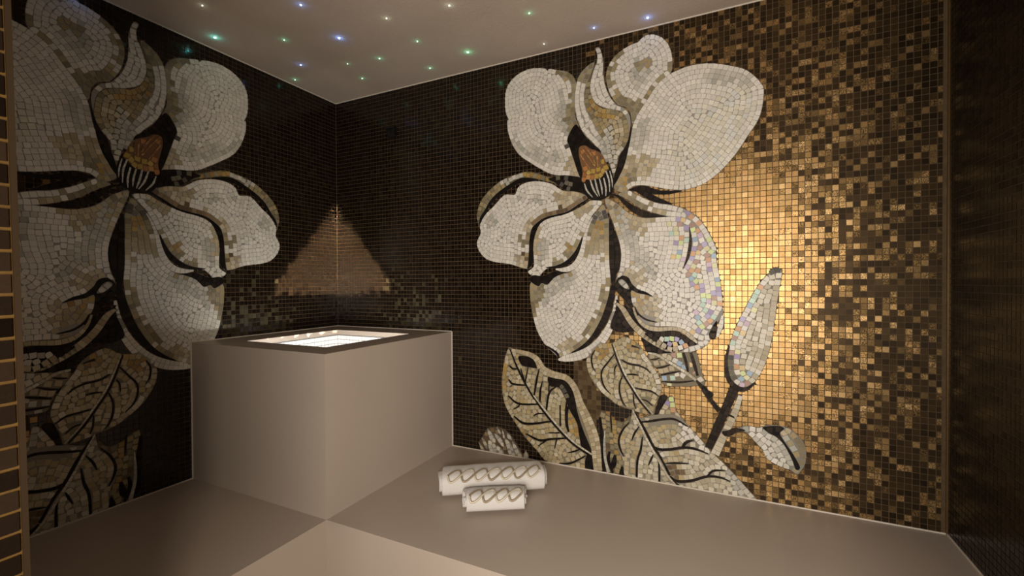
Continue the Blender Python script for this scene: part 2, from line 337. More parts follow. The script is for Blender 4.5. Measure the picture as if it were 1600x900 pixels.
area_(p9, 'W', 'B', [668,120, 690,175, 698,230, 697,320, 697,400, 702,470, 690,560, 660,650, 610,740, 530,805, 465,832, 420,800, 385,760, 355,700, 335,620, 325,540, 332,480, 395,470, 440,440, 500,440, 545,410, 570,370, 580,300, 590,240, 610,190, 640,150],
      [('L','B',[665,130, 698,200, 692,290, 590,285, 600,220, 640,160]), ('S','B',[640,140, 690,150, 695,200, 620,210]), ('G','B',[630,200, 670,195, 670,250, 620,255]), ('T','B',[590,290, 690,280, 690,370, 640,340, 580,360]), ('L','B',[325,480, 440,445, 540,410, 490,480, 400,530, 360,580, 335,640]), ('P','B',[400,480, 540,440, 520,500, 430,560, 380,600, 390,540]),
       ('L','B',[702,470, 690,560, 650,670, 580,765, 520,808, 600,690, 650,580, 672,480]), ('T','B',[460,800, 540,740, 520,800, 470,830])])
area_(gap, 'K', 'I', [40,200, 70,160, 150,165, 250,125, 350,130, 250,175, 190,235, 140,225, 110,250])
line_(gap, 'K', 'B', [716,500,22, 702,570,30, 672,660,32, 622,740,24, 570,788,16, 522,812,6])
line_(p9, 'W', 'H', [680,797,12, 740,803,34, 800,790,46, 850,750,48, 885,690,46, 905,620,38, 920,540,28, 950,440,18, 985,370,8])
p = part('petal', 'thin curved white lip under the bottom petal')
line_(p, 'W', 'B', [731,545,10, 722,620,24, 700,690,36, 660,755,44, 610,800,44, 550,828,42, 490,840,30, 458,846,10])
line_(gap, 'K', 'I', [150,728,8, 220,770,16, 268,808,20, 285,850,8])
area_(gap, 'K', 'B', [696,190, 718,230, 742,300, 750,360, 742,420, 726,460, 722,505, 708,500, 697,400, 695,300])
p10 = part('petal', 'big lower right petal shading from white into iridescent tiles')
area_(p10, 'W', 'B', [675,95, 730,112, 790,160, 860,182, 930,178, 1000,175, 1060,180, 1110,200, 1150,240, 1180,290, 1195,340, 1202,400, 1212,450, 1222,520, 1226,600, 1200,655, 1160,695, 1130,725, 1105,748, 1060,712, 990,690, 920,690, 860,675, 815,620, 798,560, 780,510, 745,462, 728,470, 745,420, 752,350, 742,290, 716,210],
      [('T','B',[675,95, 740,115, 800,165, 900,185, 860,260, 800,230, 760,300, 720,210]), ('L','B',[690,100, 760,150, 800,230, 730,190]), ('P','B',[740,150, 800,230, 880,400, 850,440, 800,360, 750,260]), ('P','B',[870,340, 920,420, 900,480, 860,430]), ('T','B',[760,430, 860,420, 860,500, 790,480]),
       ('I','B',[960,200, 1050,180, 1110,195, 1190,300, 1212,450, 1226,600, 1150,700, 1060,712, 1120,640, 1140,540, 1110,470, 1040,460, 1010,420, 1000,330, 980,260]), ('I','B',[1030,440, 1150,430, 1200,500, 1200,640, 1110,730, 1090,640, 1130,560]),
       ('T','B',[800,520, 900,545, 940,600, 930,670, 860,660, 810,600]), ('G','B',[800,525, 880,550, 860,590, 805,570])])
p11 = part('petal', 'white rim band folding over the top of the iridescent petal')
area_(p11, 'W', 'D', [180,300, 290,262, 350,290, 430,330, 520,370, 620,400, 740,415, 850,445, 950,487, 1050,560, 1120,650, 1180,750, 1228,850, 1245,920, 1170,880, 1100,745, 1040,655, 960,585, 860,548, 760,545, 680,535, 560,500, 420,450, 330,390, 240,335],
      [('L','D',[240,330, 300,310, 420,380, 560,440, 560,510, 420,465, 330,400]), ('T','D',[540,450, 700,460, 760,500, 700,540, 560,515]), ('I','D',[820,500, 960,500, 1100,660, 1230,870, 1160,860, 1040,660, 900,560]), ('L','D',[180,290, 260,280, 320,320, 250,340])])
line_(gap, 'K', 'D', [105,298,10, 180,325,24, 250,388,46, 330,450,64, 430,505,72, 540,530,50, 640,537,24, 705,541,6])
area_(gap, 'K', 'D', [295,252, 440,208, 560,240, 640,262, 870,262, 760,297, 640,305, 545,300, 640,350, 765,410, 660,402, 540,372, 430,312, 370,272])
line_(gap, 'K', 'B', [1072,225,3, 1077,290,14, 1066,360,14, 1043,418,3])
area_(gap, 'K', 'E', [140,490, 160,410, 220,352, 290,372, 330,440, 400,500, 480,528, 555,578, 470,555, 390,540, 322,512, 322,600, 345,680, 400,780, 340,760, 270,640, 200,560, 165,520])
area_(p10, 'P', 'E', [180,418, 215,388, 262,420, 302,495, 240,482])
area_(gap, 'K', 'E', [95,900, 150,720, 165,600, 225,720, 330,880, 370,940, 300,960, 180,960])
line_(gap, 'K', 'E', [355,680,12, 400,765,18, 480,825,20, 600,856,10])
p12 = part('petal', 'narrow folded underside below the iridescent petal')
line_(gap, 'K', 'G', [215,0,60, 290,70,76, 350,140,76, 420,205,66, 500,245,50, 590,250,40, 640,252,20])
line_(p12, 'T', 'G', [150,-40,24, 215,20,50, 290,140,58, 380,240,62, 470,310,62, 560,370,56, 640,425,44, 720,452,22])
area_(p12, 'K', 'G', [430,262, 500,262, 580,240, 700,238, 800,262, 900,330, 965,372, 860,408, 780,435, 700,445, 625,415, 540,355, 480,310],
      [('I','G',[570,275, 640,275, 720,290, 800,320, 860,370, 800,400, 720,400, 700,360, 600,330]), ('T','G',[520,300, 600,330, 700,370, 740,420, 680,440, 600,390])])
line_(p10, 'T', 'G', [318,0,18, 345,80,26, 400,160,34, 470,205,44, 560,222,44, 650,218,40, 740,216,38, 820,240,38, 900,302,42, 962,358,20])
area_(p10, 'W', 'G', [960,372, 970,300, 1010,230, 1080,180, 1150,110, 1212,10, 1216,80, 1165,150, 1105,215, 1080,300, 1092,325, 1040,390, 960,430, 880,455, 800,462, 715,460, 800,440, 880,395])
area_(gap, 'K', 'G', [1085,250, 1125,172, 1160,140, 1150,250, 1140,315, 1098,315, 1080,280])
line_(p10, 'W', 'G', [1216,80,20, 1195,190,52, 1160,300,22])
area_(gap, 'K', 'G', [398,305, 470,350, 560,400, 640,442, 715,460, 745,550, 690,540, 600,490, 540,462, 460,452, 430,390])
# flower centre
fc = part('flower_center', 'flower centre with flame-orange stamens above dark grey ribs')
area_(fc, 'K', 'N', [360,440, 480,420, 640,380, 742,360, 792,500, 803,620, 772,742, 680,805, 620,832, 500,832, 420,785, 370,680, 350,560])
area_(fc, 'O', 'N', [320,88, 400,66, 470,110, 560,140, 640,195, 700,320, 735,390, 690,440, 620,520, 560,540, 480,560, 420,540, 390,590, 350,560, 362,440, 322,260, 308,180],
      [('R','N',[340,120, 400,230, 420,330, 380,320, 330,240]), ('Y','N',[400,400, 480,340, 690,310, 735,390, 640,490, 560,530, 430,530, 390,480]), ('R','N',[600,190, 660,230, 690,300, 640,300])])
for f in ([350,100,8, 440,240,14, 520,360,6], [440,110,8, 520,230,14, 560,340,6], [330,210,8, 400,310,14, 480,430,6], [610,200,8, 620,280,14, 600,370,6]): line_(fc, 'R', 'N', f)
for f in ([390,600,16, 425,700,26, 505,795,12], [470,545,18, 515,680,28, 580,785,10], [535,530,20, 570,680,28, 605,780,10], [600,530,18, 632,660,26, 640,760,10], [660,520,20, 690,660,24, 690,780,10], [690,420,20, 735,560,24, 745,720,10], [745,420,14, 778,560,20, 782,660,8]): line_(fc, 'P', 'N', f)
for f in ([330,85,16, 420,190,22, 520,330,10], [395,80,14, 480,190,22, 540,320,10], [560,160,14, 572,250,24, 580,380,10], [330,190,14, 400,300,24, 470,400,10]): line_(fc, 'O', 'N', f)
# leaves
l4 = part('leaf', 'half-hidden iridescent leaf behind the flower')
area_(l4, 'T', 'G', [470,480, 570,470, 720,458, 900,450, 960,470, 992,600, 1040,770, 960,785, 860,795, 640,785, 600,720, 560,620, 500,560], [('I','G',[700,450, 980,450, 1050,780, 940,780, 820,640, 720,560]), ('I','G',[600,690, 900,660, 960,790, 640,790])])
v4 = part('vein', None, l4)
for f in ([820,455,26, 850,560,30, 868,650,20], [895,455,30, 930,570,36, 965,690,24], [488,525,10, 540,522,16, 590,508,8], [548,612,14, 620,600,20, 690,575,8], [590,682,16, 690,662,22, 800,640,10], [605,745,12, 760,755,22, 935,738,14]): line_(v4, 'K', 'G', f)
line_(v4, 'E', 'G', [465,458,18, 560,480,26, 660,540,26, 760,600,26, 860,665,28, 950,735,26])
mid = part('leaf', 'upright brown and gold leaves between the two large leaves')
area_(mid, 'L', 'M', [-10,130, 70,170, 110,200, 200,220, 252,165, 255,240, 185,300, 152,380, 162,480, 205,560, 215,692, 30,660, 5,500, -5,300], [('G','M',[90,180, 170,250, 140,400, 160,520, 140,600, 110,480, 90,330]), ('R','M',[20,380, 80,420, 70,560, 30,560])])
for f in ([-15,180,20, 5,380,40, 10,560,40, 30,660,20], [78,150,8, 85,240,14, 92,310,6], [70,480,20, 60,560,30, 100,670,20], [120,510,20, 105,590,50, 85,640,20], [178,610,10, 185,650,50, 190,695,80]): line_(mid, 'K', 'M', f)
line_(mid, 'P', 'M', [30,290,8, 25,420,22, 32,540,24, 62,665,26])
l2 = part('leaf', 'olive leaf pointing down right under the bottom petal')
area_(l2, 'F', 'K', [372,-30, 250,-20, 190,30, 110,130, 115,230, 150,320, 220,430, 320,520, 430,600, 560,645, 680,682, 778,692, 800,600, 842,500, 862,420, 830,300, 760,180, 700,90, 660,20, 580,-50, 480,-90],
      [('E','K',[650,110, 720,70, 800,220, 862,400, 840,500, 790,470, 790,360, 730,240]), ('E','K',[120,220, 160,210, 250,400, 340,490, 440,560, 430,600, 310,520, 210,430]), ('G','K',[220,60, 330,30, 360,90, 260,160]), ('G','K',[450,20, 560,-40, 640,20, 540,70])])
v2 = part('vein', None, l2)
for f in ([190,45,8, 158,110,16, 165,200,14, 195,262,6], [385,85,10, 320,170,16, 262,250,16, 258,340,16, 290,420,14, 350,488,6], [412,190,10, 390,230,14, 382,300,6], [455,140,12, 530,182,18, 630,200,18, 700,230,16, 748,275,6], [515,290,10, 570,288,16, 642,300,6], [468,300,10, 440,380,16, 440,480,16, 470,570,14, 505,612,6], [590,425,10, 660,440,16, 760,460,16, 835,512,8], [575,480,10, 582,570,14, 605,640,8], [655,540,10, 710,555,14, 770,605,8], [560,0,20, 620,20,10, 640,30,6]): line_(v2, 'K', 'K', f)
line_(v2, 'K', 'K', [360,-20,10, 420,160,18, 480,300,18, 560,430,18, 640,555,18, 750,690,14])
line_(v2, 'E', 'K', [375,-20,12, 440,160,18, 502,300,18, 582,430,18, 662,555,14, 775,688,6])
l1 = part('leaf', 'tall olive leaf with dark hollows at lower left')
area_(l1, 'F', 'J', [70,55, 110,75, 190,85, 240,110, 270,140, 290,190, 340,220, 420,245, 470,265, 505,310, 530,380, 570,460, 610,540, 650,640, 665,760, 690,900, 640,890, 520,860, 330,822, 250,740, 170,650, 110,560, 60,480, 30,400, 20,290, 30,170, 50,90],
      [('G','J',[20,180, 60,180, 60,320, 30,330]), ('G','J',[460,500, 520,500, 530,600, 480,620]), ('G','J',[90,540, 180,600, 250,720, 200,680]), ('T','J',[360,700, 480,720, 560,800, 400,830])])
area_(l1, 'K', 'J', [130,115, 200,118, 245,148, 258,192, 200,187, 150,172])
area_(l1, 'K', 'J', [330,250, 420,262, 470,300, 505,370, 520,470, 560,600, 610,720, 640,800, 560,745, 535,640, 520,560, 470,470, 440,390, 400,325, 340,312], [('S','J',[380,300, 450,340, 480,420, 440,400])])
area_(l1, 'K', 'J', [585,775, 645,790, 660,900, 580,880])
line_(l1, 'T', 'J', [85,72,20, 190,97,30, 250,132,38, 290,200,50, 360,235,46, 450,260,40, 508,330,42, 542,430,50, 592,540,62, 640,680,66, 662,880,56])
v1 = part('vein', None, l1)
for f in ([66,175,8, 95,198,12, 130,195,6], [62,268,8, 95,300,14, 180,308,8], [85,310,6, 75,318,4], [60,378,8, 130,430,14, 262,435,10], [95,468,6, 130,450,10, 135,432,6], [98,515,8, 180,565,16, 350,550,10], [230,512,6, 260,498,10, 305,498,6], [178,632,8, 270,675,16, 350,668,14, 470,660,8], [262,715,6, 310,680,12, 320,672,6], [372,730,6, 385,670,10], [330,626,6, 405,626,10], [268,195,6, 250,280,14, 235,375,10], [290,280,6, 275,350,14, 272,430,10], [385,315,8, 335,360,14, 315,480,12], [335,300,8, 332,350,10], [408,440,8, 410,580,12], [500,420,10, 455,470,20, 452,560,20, 465,620,12], [455,400,8, 445,480,14], [460,760,6, 510,748,12, 545,735,6], [400,832,8, 480,828,14, 580,780,8], [145,200,6, 160,250,10, 175,300,6], [195,180,6, 175,285,10]): line_(v1, 'K', 'J', f)
line_(v1, 'K', 'J', [70,60,6, 122,190,12, 185,315,12, 235,400,10])
line_(v1, 'K', 'J', [225,380,6, 292,475,14, 392,597,14, 492,698,14, 610,782,10])
line_(v1, 'E', 'J', [230,375,8, 300,465,13, 400,587,13, 500,688,13, 622,772,10])
tri = part('leaf', 'pale leaf tip behind the large bottom leaf')
area_(gap, 'K', 'M', [465,155, 490,60, 515,-10, 575,-10, 560,60, 530,145, 500,165])
area_(tri, 'T', 'M', [500,158, 540,80, 590,5, 630,0, 660,120, 725,205, 640,172, 560,165], [('I','M',[560,40, 640,0, 670,130, 600,120])])
l3 = part('leaf', 'broad pale leaf along the bench below the bud')
area_(l3, 'E', 'M', [275,115, 332,182, 440,162, 560,150, 640,160, 700,190, 770,262, 880,380, 960,480, 1050,562, 1150,662, 1250,772, 1365,905, 1340,930, 1000,880, 690,820, 500,780, 300,730, 205,700, 190,560, 152,480, 150,380, 190,285, 250,235],
      [('F','M',[400,250, 560,220, 700,240, 640,340, 500,420, 420,360]), ('F','M',[200,300, 340,250, 340,420, 320,680, 210,690, 160,450]), ('F','M',[520,500, 700,500, 690,560, 720,680, 640,720, 560,600]), ('P','M',[1090,620, 1230,740, 1365,905, 1220,870, 1120,740, 1080,680]), ('W','M',[700,210, 980,480, 900,480, 800,400, 700,300]), ('R','M',[560,620, 640,610, 700,680, 640,720])])
v3 = part('vein', None, l3)
for f in ([345,222,14, 440,212,22, 560,195,22, 650,200,20, 760,262,8], [440,425,14, 500,460,24, 600,462,24, 730,445,24, 830,460,20, 935,500,8], [712,440,22, 745,400,30, 815,378,6], [560,585,8, 650,582,18, 765,585,8], [600,700,20, 660,740,26, 780,738,26, 930,700,22, 1040,708,18, 1135,745,8], [930,695,20, 985,650,20, 1085,645,8], [240,225,8, 180,300,18, 152,380,18, 165,460,18, 198,525,8], [330,262,10, 290,320,18, 265,385,8], [360,350,10, 345,460,20, 315,560,20, 308,705,18], [452,510,10, 435,550,18, 412,600,8], [500,560,10, 508,650,18, 508,750,18], [630,745,10, 680,778,16]): line_(v3, 'K', 'M', f)
line_(v3, 'K', 'M', [290,130,8, 350,235,22, 405,340,26, 450,430,26, 520,535,20, 600,690,20])
line_(v3, 'E', 'M', [272,112,8, 335,240,16, 412,400,20, 492,540,20, 572,680,18, 655,778,12])
# bud, its stem, the small curled leaf
st = part('stem', 'forked stem, dark on its left side')
line_(st, 'K', 'G', [950,735,20, 1010,800,40, 1060,850,44, 1110,900,56])
line_(st, 'K', 'T', [1098,608,5, 1112,627,6, 1124,642,7])
line_(st, 'K', 'T', [1150,600,16, 1137,632,14, 1123,664,14, 1107,700,12])
line_(st, 'E', 'T', [1157,618,7, 1148,645,11, 1132,678,12, 1117,710,14])
line_(st, 'K', 'T', [1137,648,3, 1148,652,3])
bud = part('bud', 'closed iridescent bud standing on the stem')
area_(bud, 'E', 'T', [1219,421, 1205,424, 1185,445, 1165,480, 1148,515, 1138,545, 1134,570, 1136,590, 1148,604, 1165,607, 1180,596, 1195,570, 1205,535, 1212,490, 1217,455, 1222,427],
      [('I','T',[1219,421, 1195,430, 1165,478, 1140,535, 1134,590, 1150,600, 1155,560, 1165,520, 1185,470, 1210,430]), ('T','T',[1221,430, 1200,480, 1195,540, 1178,600, 1195,575, 1210,520]), ('S','T',[1134,560, 1142,560, 1150,600, 1140,600]), ('I','T',[1150,570, 1172,575, 1168,606, 1146,604])])
line_(bud, 'K', 'T', [1139,540,3, 1135,565,5, 1138,590,7, 1150,605,8, 1165,608,6, 1180,598,3])
line_(bud, 'S', 'T', [1203,427,7, 1212,422,9, 1219,424,5])
cl = part('leaf', 'small curled leaf on a twig at lower right')
area_(cl, 'P', 'Q', [600,190, 700,160, 800,180, 880,160, 1000,158, 1110,188, 1200,258, 1260,340, 1282,440, 1272,540, 1232,612, 1190,648, 1120,602, 1080,592, 960,540, 880,480, 840,400, 760,310, 690,235],
      [('L','Q',[1050,190, 1200,250, 1285,430, 1260,580, 1190,645, 1180,560, 1200,480, 1120,350]), ('W','Q',[820,230, 900,260, 960,330, 880,460, 840,390]), ('W','Q',[980,400, 1030,420, 1070,580, 980,540]), ('W','Q',[620,190, 760,170, 820,220, 740,260]), ('T','Q',[1020,220, 1150,240, 1110,280, 1030,260])])
area_(cl, 'K', 'Q', [848,175, 1000,163, 1062,190, 1020,232, 1045,290, 1112,390, 1172,480, 1222,582, 1180,602, 1140,500, 1060,352, 980,272, 905,232])
line_(cl, 'K', 'Q', [438,232,36, 500,238,60, 580,205,44, 668,208,12])
# artichoke-like bud at the foot
ab = part('bud', 'small scaly bud half sunk behind the bench')
area_(ab, 'R', 'O', [85,470, 130,380, 195,268, 280,250, 340,240, 410,265, 500,330, 600,470, 700,650, 690,690, 400,640, 150,580])
for f in ([195,270, 260,330, 310,420, 300,470, 230,420], [290,330, 380,390, 425,480, 420,530, 340,440], [205,430, 310,490, 320,600, 230,590], [440,400, 520,470, 560,560, 590,665, 510,640, 470,540], [545,440, 620,540, 690,665, 610,660, 565,560], [325,240, 392,330, 360,345], [402,270, 442,380, 420,400], [330,500, 420,580, 420,630, 340,620], [115,385, 185,470, 195,560, 150,500], [75,460, 130,520, 155,575, 110,560], [470,330, 510,350, 545,430, 480,400], [705,650, 740,578, 778,690, 715,710]): area_(ab, 'E', 'O', f, [('P', 'O', [f[0]+20, f[1]+40] + [v for v in f[2:]])])

# background patches in other colours
BGP = [('K', crop('K', [240,470, 340,520, 440,600, 560,650, 560,740, 480,760, 360,690, 250,650])), ('K', crop('J', [640,520, 700,560, 700,880, 660,870, 640,640])),
       ('R', crop('K', [0,120, 110,150, 150,330, 250,470, 240,650, 300,880, 200,880, 100,700, 0,420])), ('K', crop('J', [690,380, 771,400, 771,470, 700,470]))]

# ------------------------------------------------------------------ rasterise the drawing in wall metres
U0, V0, RES = 0.90, -0.04, 0.0016
NU, NV = 1162, 1275
LAB = np.full((NV, NU), -1, np.int32)
def fill(poly, val, arr):
    lo = np.floor((poly.min(0)-[U0, V0])/RES).astype(int)-1; hi = np.ceil((poly.max(0)-[U0, V0])/RES).astype(int)+2
    i0, j0 = max(lo[0], 0), max(lo[1], 0); i1, j1 = min(hi[0], NU), min(hi[1], NV)
    if i1 <= i0 or j1 <= j0: return
    X = U0+(np.arange(i0, i1)+0.5)*RES; Y = V0+(np.arange(j0, j1)+0.5)*RES
    ins = np.zeros((len(Y), len(X)), bool); n = len(poly)
    for k in range(n):
        x1, y1 = poly[k]; x2, y2 = poly[(k+1) % n]
        if y1 == y2: continue
        rows = (Y >= min(y1, y2)) & (Y < max(y1, y2))
        if not rows.any(): continue
        xi = x1+(Y[rows]-y1)*(x2-x1)/(y2-y1)
        ins[rows] ^= X[None, :] < xi[:, None]
    arr[j0:j1, i0:i1][ins] = val
def lab_at(P):
    i = np.floor((P[..., 0]-U0)/RES).astype(int); j = np.floor((P[..., 1]-V0)/RES).astype(int)
    ok = (i >= 0) & (i < NU) & (j >= 0) & (j < NV)
    r = np.full(i.shape, -1, np.int32); r[ok] = LAB[j[ok], i[ok]]; return r
def inside(poly, p):
    x, y = p; n = len(poly); c = False; j = n-1
    for i in range(n):
        if (poly[i][1] > y) != (poly[j][1] > y) and x < (poly[j][0]-poly[i][0])*(y-poly[i][1])/(poly[j][1]-poly[i][1])+poly[i][0]: c = not c
        j = i
    return c
for L, it in enumerate(ITEMS):
    if it['kind'] == 'poly':
        it['uv'] = px_uv(smooth_closed(it['pts'])); fill(it['uv'], L, LAB)
        it['sh'] = [(k, px_uv(smooth_closed(q, 3))) for k, q in it['shades']]
    else:
        s = smooth_open(it['pts']); c = px_uv(s[:, :2]); tg = np.gradient(s[:, :2], axis=0); tg /= np.linalg.norm(tg, axis=1)[:, None]+1e-9
        nr = np.stack([-tg[:, 1], tg[:, 0]], 1)
        a = px_uv(s[:, :2]+nr*s[:, 2:3]/2); b = px_uv(s[:, :2]-nr*s[:, 2:3]/2)
        it['rails'] = (a, b, c); fill(np.vstack([a, b[::-1]]), L, LAB)
SMALL = set(L for L, it in enumerate(ITEMS) if it['kind'] == 'line')
# orientation field: distance to the nearest label border by jump flooding
bord = np.zeros_like(LAB, bool)
bord[:, :-1] |= LAB[:, :-1] != LAB[:, 1:]; bord[:-1] |= LAB[:-1] != LAB[1:]
JJ, II = np.mgrid[0:NV, 0:NU]
near = np.where(bord, JJ*NU+II, -1).astype(np.int64)
def d2(nr): 
    r = (JJ-nr//NU)**2 + (II-nr % NU)**2
    return np.where(nr < 0, 10**9, r)
best = d2(near); step = 256
while step >= 1:
    for dj in (-step, 0, step):
        for di in (-step, 0, step):
            if dj == 0 and di == 0: continue
            sh_ = np.full_like(near, -1)
            sj = slice(max(dj, 0), NV+min(dj, 0)); tj = slice(max(-dj, 0), NV+min(-dj, 0))
            si = slice(max(di, 0), NU+min(di, 0)); ti = slice(max(-di, 0), NU+min(-di, 0))
            sh_[tj, ti] = near[sj, si]; q = d2(sh_); m_ = q < best
            near[m_] = sh_[m_]; best[m_] = q[m_]
    step //= 2
ang = np.arctan2(JJ-near//NU, II-near % NU)
c4, s4 = np.cos(4*ang), np.sin(4*ang)
def blur(a, r=4):
    for ax in (0, 1):
        k = np.cumsum(np.insert(np.pad(a, [(r+1, r) if x == ax else (0, 0) for x in (0, 1)], mode='edge'), 0, 0, axis=ax), axis=ax)
        n = a.shape[ax]; w_ = 2*r+1
        a = (np.take(k, np.arange(w_+1, w_+1+n), ax)-np.take(k, np.arange(1, 1+n), ax))/w_
    return a
for _ in range(3): c4, s4 = blur(c4), blur(s4)
TH = np.arctan2(s4, c4)/4

# centroidal oriented cells = hand-cut tesserae
WT = 0.0200
sites = []
polyL = [L for L, it in enumerate(ITEMS) if it['kind'] == 'poly']
DIST = np.sqrt(best.astype(float))
wp_ = WT/RES
for L in polyL:
    jj, ii = np.nonzero(LAB == L)
    if len(jj) < 12: continue
    dd = DIST[jj, ii]
    for k in range(int(dd.max()/wp_)+1):
        lo, hi = k*wp_, (k+1)*wp_
        m_ = np.abs(dd-(lo+hi)/2) < 0.8
        if not m_.any():
            m_ = (dd >= lo) & (dd < hi) & (dd > dd.max()-0.8)
        if not m_.any(): continue
        if k and dd.max() < lo+0.30*wp_: continue
        R = np.stack([ii[m_], jj[m_]], 1).astype(float); alive = np.ones(len(R), bool); last = R[0]
        while alive.any():
            idx = np.nonzero(alive)[0]; q = idx[np.argmin(((R[idx]-last)**2).sum(1))]; last = R[q]
            sites.append((last[0], last[1], L)); df = np.abs(R-last)
            alive &= np.hypot(df[:, 0], df[:, 1]) > wp_*0.97
S = np.array(sites, float); SL = S[:, 2].astype(int); P2 = S[:, :2].copy()
r = 15; oj, oi = np.mgrid[-r:r+1, -r:r+1]; oj = oj.ravel(); oi = oi.ravel()
def assign():
    ci = np.rint(P2[:, 0]).astype(int); cj = np.rint(P2[:, 1]).astype(int)
    th = TH[np.clip(cj, 0, NV-1), np.clip(ci, 0, NU-1)]
    I = ci[:, None]+oi; Jx = cj[:, None]+oj
    ok = (I >= 0) & (I < NU) & (Jx >= 0) & (Jx < NV); Ic = np.clip(I, 0, NU-1); Jc = np.clip(Jx, 0, NV-1)
    ok &= LAB[Jc, Ic] == SL[:, None]
    dx = I-P2[:, :1]; dy = Jx-P2[:, 1:2]; c, s = np.cos(th)[:, None], np.sin(th)[:, None]
    a, b = np.abs(dx*c+dy*s), np.abs(-dx*s+dy*c)
    D = np.maximum(a, b)+0.03*(a+b)
    ids = np.repeat(np.arange(len(P2)), len(oi)).reshape(D.shape)
    f = (Jc*NU+Ic)[ok]; d = D[ok]; idd = ids[ok]
    o = np.argsort(-d); own = np.full(NU*NV, -1, np.int32); own[f[o]] = idd[o]
    return own, th
for it_ in range(3):
    own, th = assign()
    m_ = own >= 0; f = np.nonzero(m_)[0]; o = own[m_]
    cnt = np.bincount(o, minlength=len(P2)); sx_ = np.bincount(o, f % NU, len(P2)); sy_ = np.bincount(o, f//NU, len(P2))
    g_ = cnt > 0; P2[g_, 0] = sx_[g_]/cnt[g_]; P2[g_, 1] = sy_[g_]/cnt[g_]
own, th = assign(); OWN = own.reshape(NV, NU)
def paint(it, p):
    q = p+RNG.normal(0, 0.007, 2); key = it['key']
    for k, poly in it.get('sh', []):
        if inside(poly, q): key = k
    if key == 'I' and RNG.rand() < 0.30: key = 'W'
    cs = COL[key]; c = np.array(cs[RNG.randint(len(cs))])*RNG.uniform(0.90, 1.08)
    if key in 'WPEV': fin = (0.0, 0.42, 0.0)
    elif key == 'K': fin = (0.85, 0.5, 0.0)
    elif key == 'I': fin = (0.05, 0.45, 0.0)
    elif key in 'TLFGRO Y': fin = (0.0, 0.40, 0.15)
    else: fin = (0.0, 0.55, 0.0)
    paint.key = key
    return tuple(np.clip(c, 0, .8)), fin
MURAL = []
HW = 0.0104/RES; GAPP = 0.30
loc8 = np.array([(1, 1), (0, 1), (-1, 1), (-1, 0), (-1, -1), (0, -1), (1, -1), (1, 0)], float)
cnt = np.bincount(own[own >= 0], minlength=len(P2))
for k in range(len(P2)):
    if cnt[k] < 8: continue
    c, s = math.cos(th[k]), math.sin(th[k]); x0, y0 = P2[k]
    if own[int(round(y0))*NU+int(round(x0))] != k: continue
    pts = []
    for a, b in loc8:
        dx, dy = (a*c-b*s)*HW, (a*s+b*c)*HW; n = 30; t = np.arange(1, n+1)/n
        xi = np.rint(x0+dx*t).astype(int).clip(0, NU-1); yi = np.rint(y0+dy*t).astype(int).clip(0, NV-1)
        bad = np.nonzero(OWN[yi, xi] != k)[0]
        tt = (bad[0]/n) if len(bad) else 1.0
        ln = math.hypot(dx, dy); tt = max(0.12, tt-GAPP/ln) if len(bad) else tt-GAPP/ln
        pts.append((x0+dx*tt, y0+dy*tt))
    uv = (np.array(pts)+0.5)*RES+[U0, V0]
    if uv[:, 1].min() < 0.0005:
        if uv[:, 1].max() < 0.004: continue
        uv[:, 1] = np.maximum(uv[:, 1], 0.0005)
    it = ITEMS[SL[k]]; cc, ff = paint(it, uv.mean(0)); MURAL.append(Tile(uv, cc, ff, it['part'])); MURAL[-1].key = paint.key
for L in sorted(SMALL):
    it = ITEMS[L]; a, b, c = it['rails']; seg = np.r_[0, np.cumsum(np.linalg.norm(np.diff(c, axis=0), axis=1))]
    n = max(1, int(round(seg[-1]/0.019))); S_ = np.linspace(0, seg[-1], n+1); gp = 0.0008
    def at(R, s): return np.array([np.interp(s, seg, R[:, 0]), np.interp(s, seg, R[:, 1])])
    for i in range(n):
        e0, e1 = S_[i]+gp, S_[i+1]-gp; em = (e0+e1)/2
        wd = np.linalg.norm(at(a, em)-at(b, em)); rows = max(1, int(round(wd/0.021)))
        for q in range(rows):
            f0, f1 = q/rows, (q+1)/rows; gg = min(0.06, 0.0007/max(wd, .004)); f0 += gg; f1 -= gg
            def P_(s, f): return at(a, s)*(1-f)+at(b, s)*f
            uv = np.array([P_(e0, f0), P_(em, f0), P_(e1, f0), P_(e1, f1), P_(em, f1), P_(e0, f1)])
            cen = uv.mean(0)
            if lab_at(cen[None])[0] != L or uv[:, 1].max() < 0.004: continue
            # pull corners back where another piece covers them
            for _ in range(8):
                m_ = lab_at(uv); m_ = (m_ != L) & (m_ != -1)
                if not m_.any(): break
                uv[m_] = uv[m_]*0.85+cen*0.15
            uv[:, 1] = np.maximum(uv[:, 1], 0.0005)
            cc, ff = paint(it, cen); MURAL.append(Tile(uv, cc, ff, it['part'])); MURAL[-1].key = paint.key

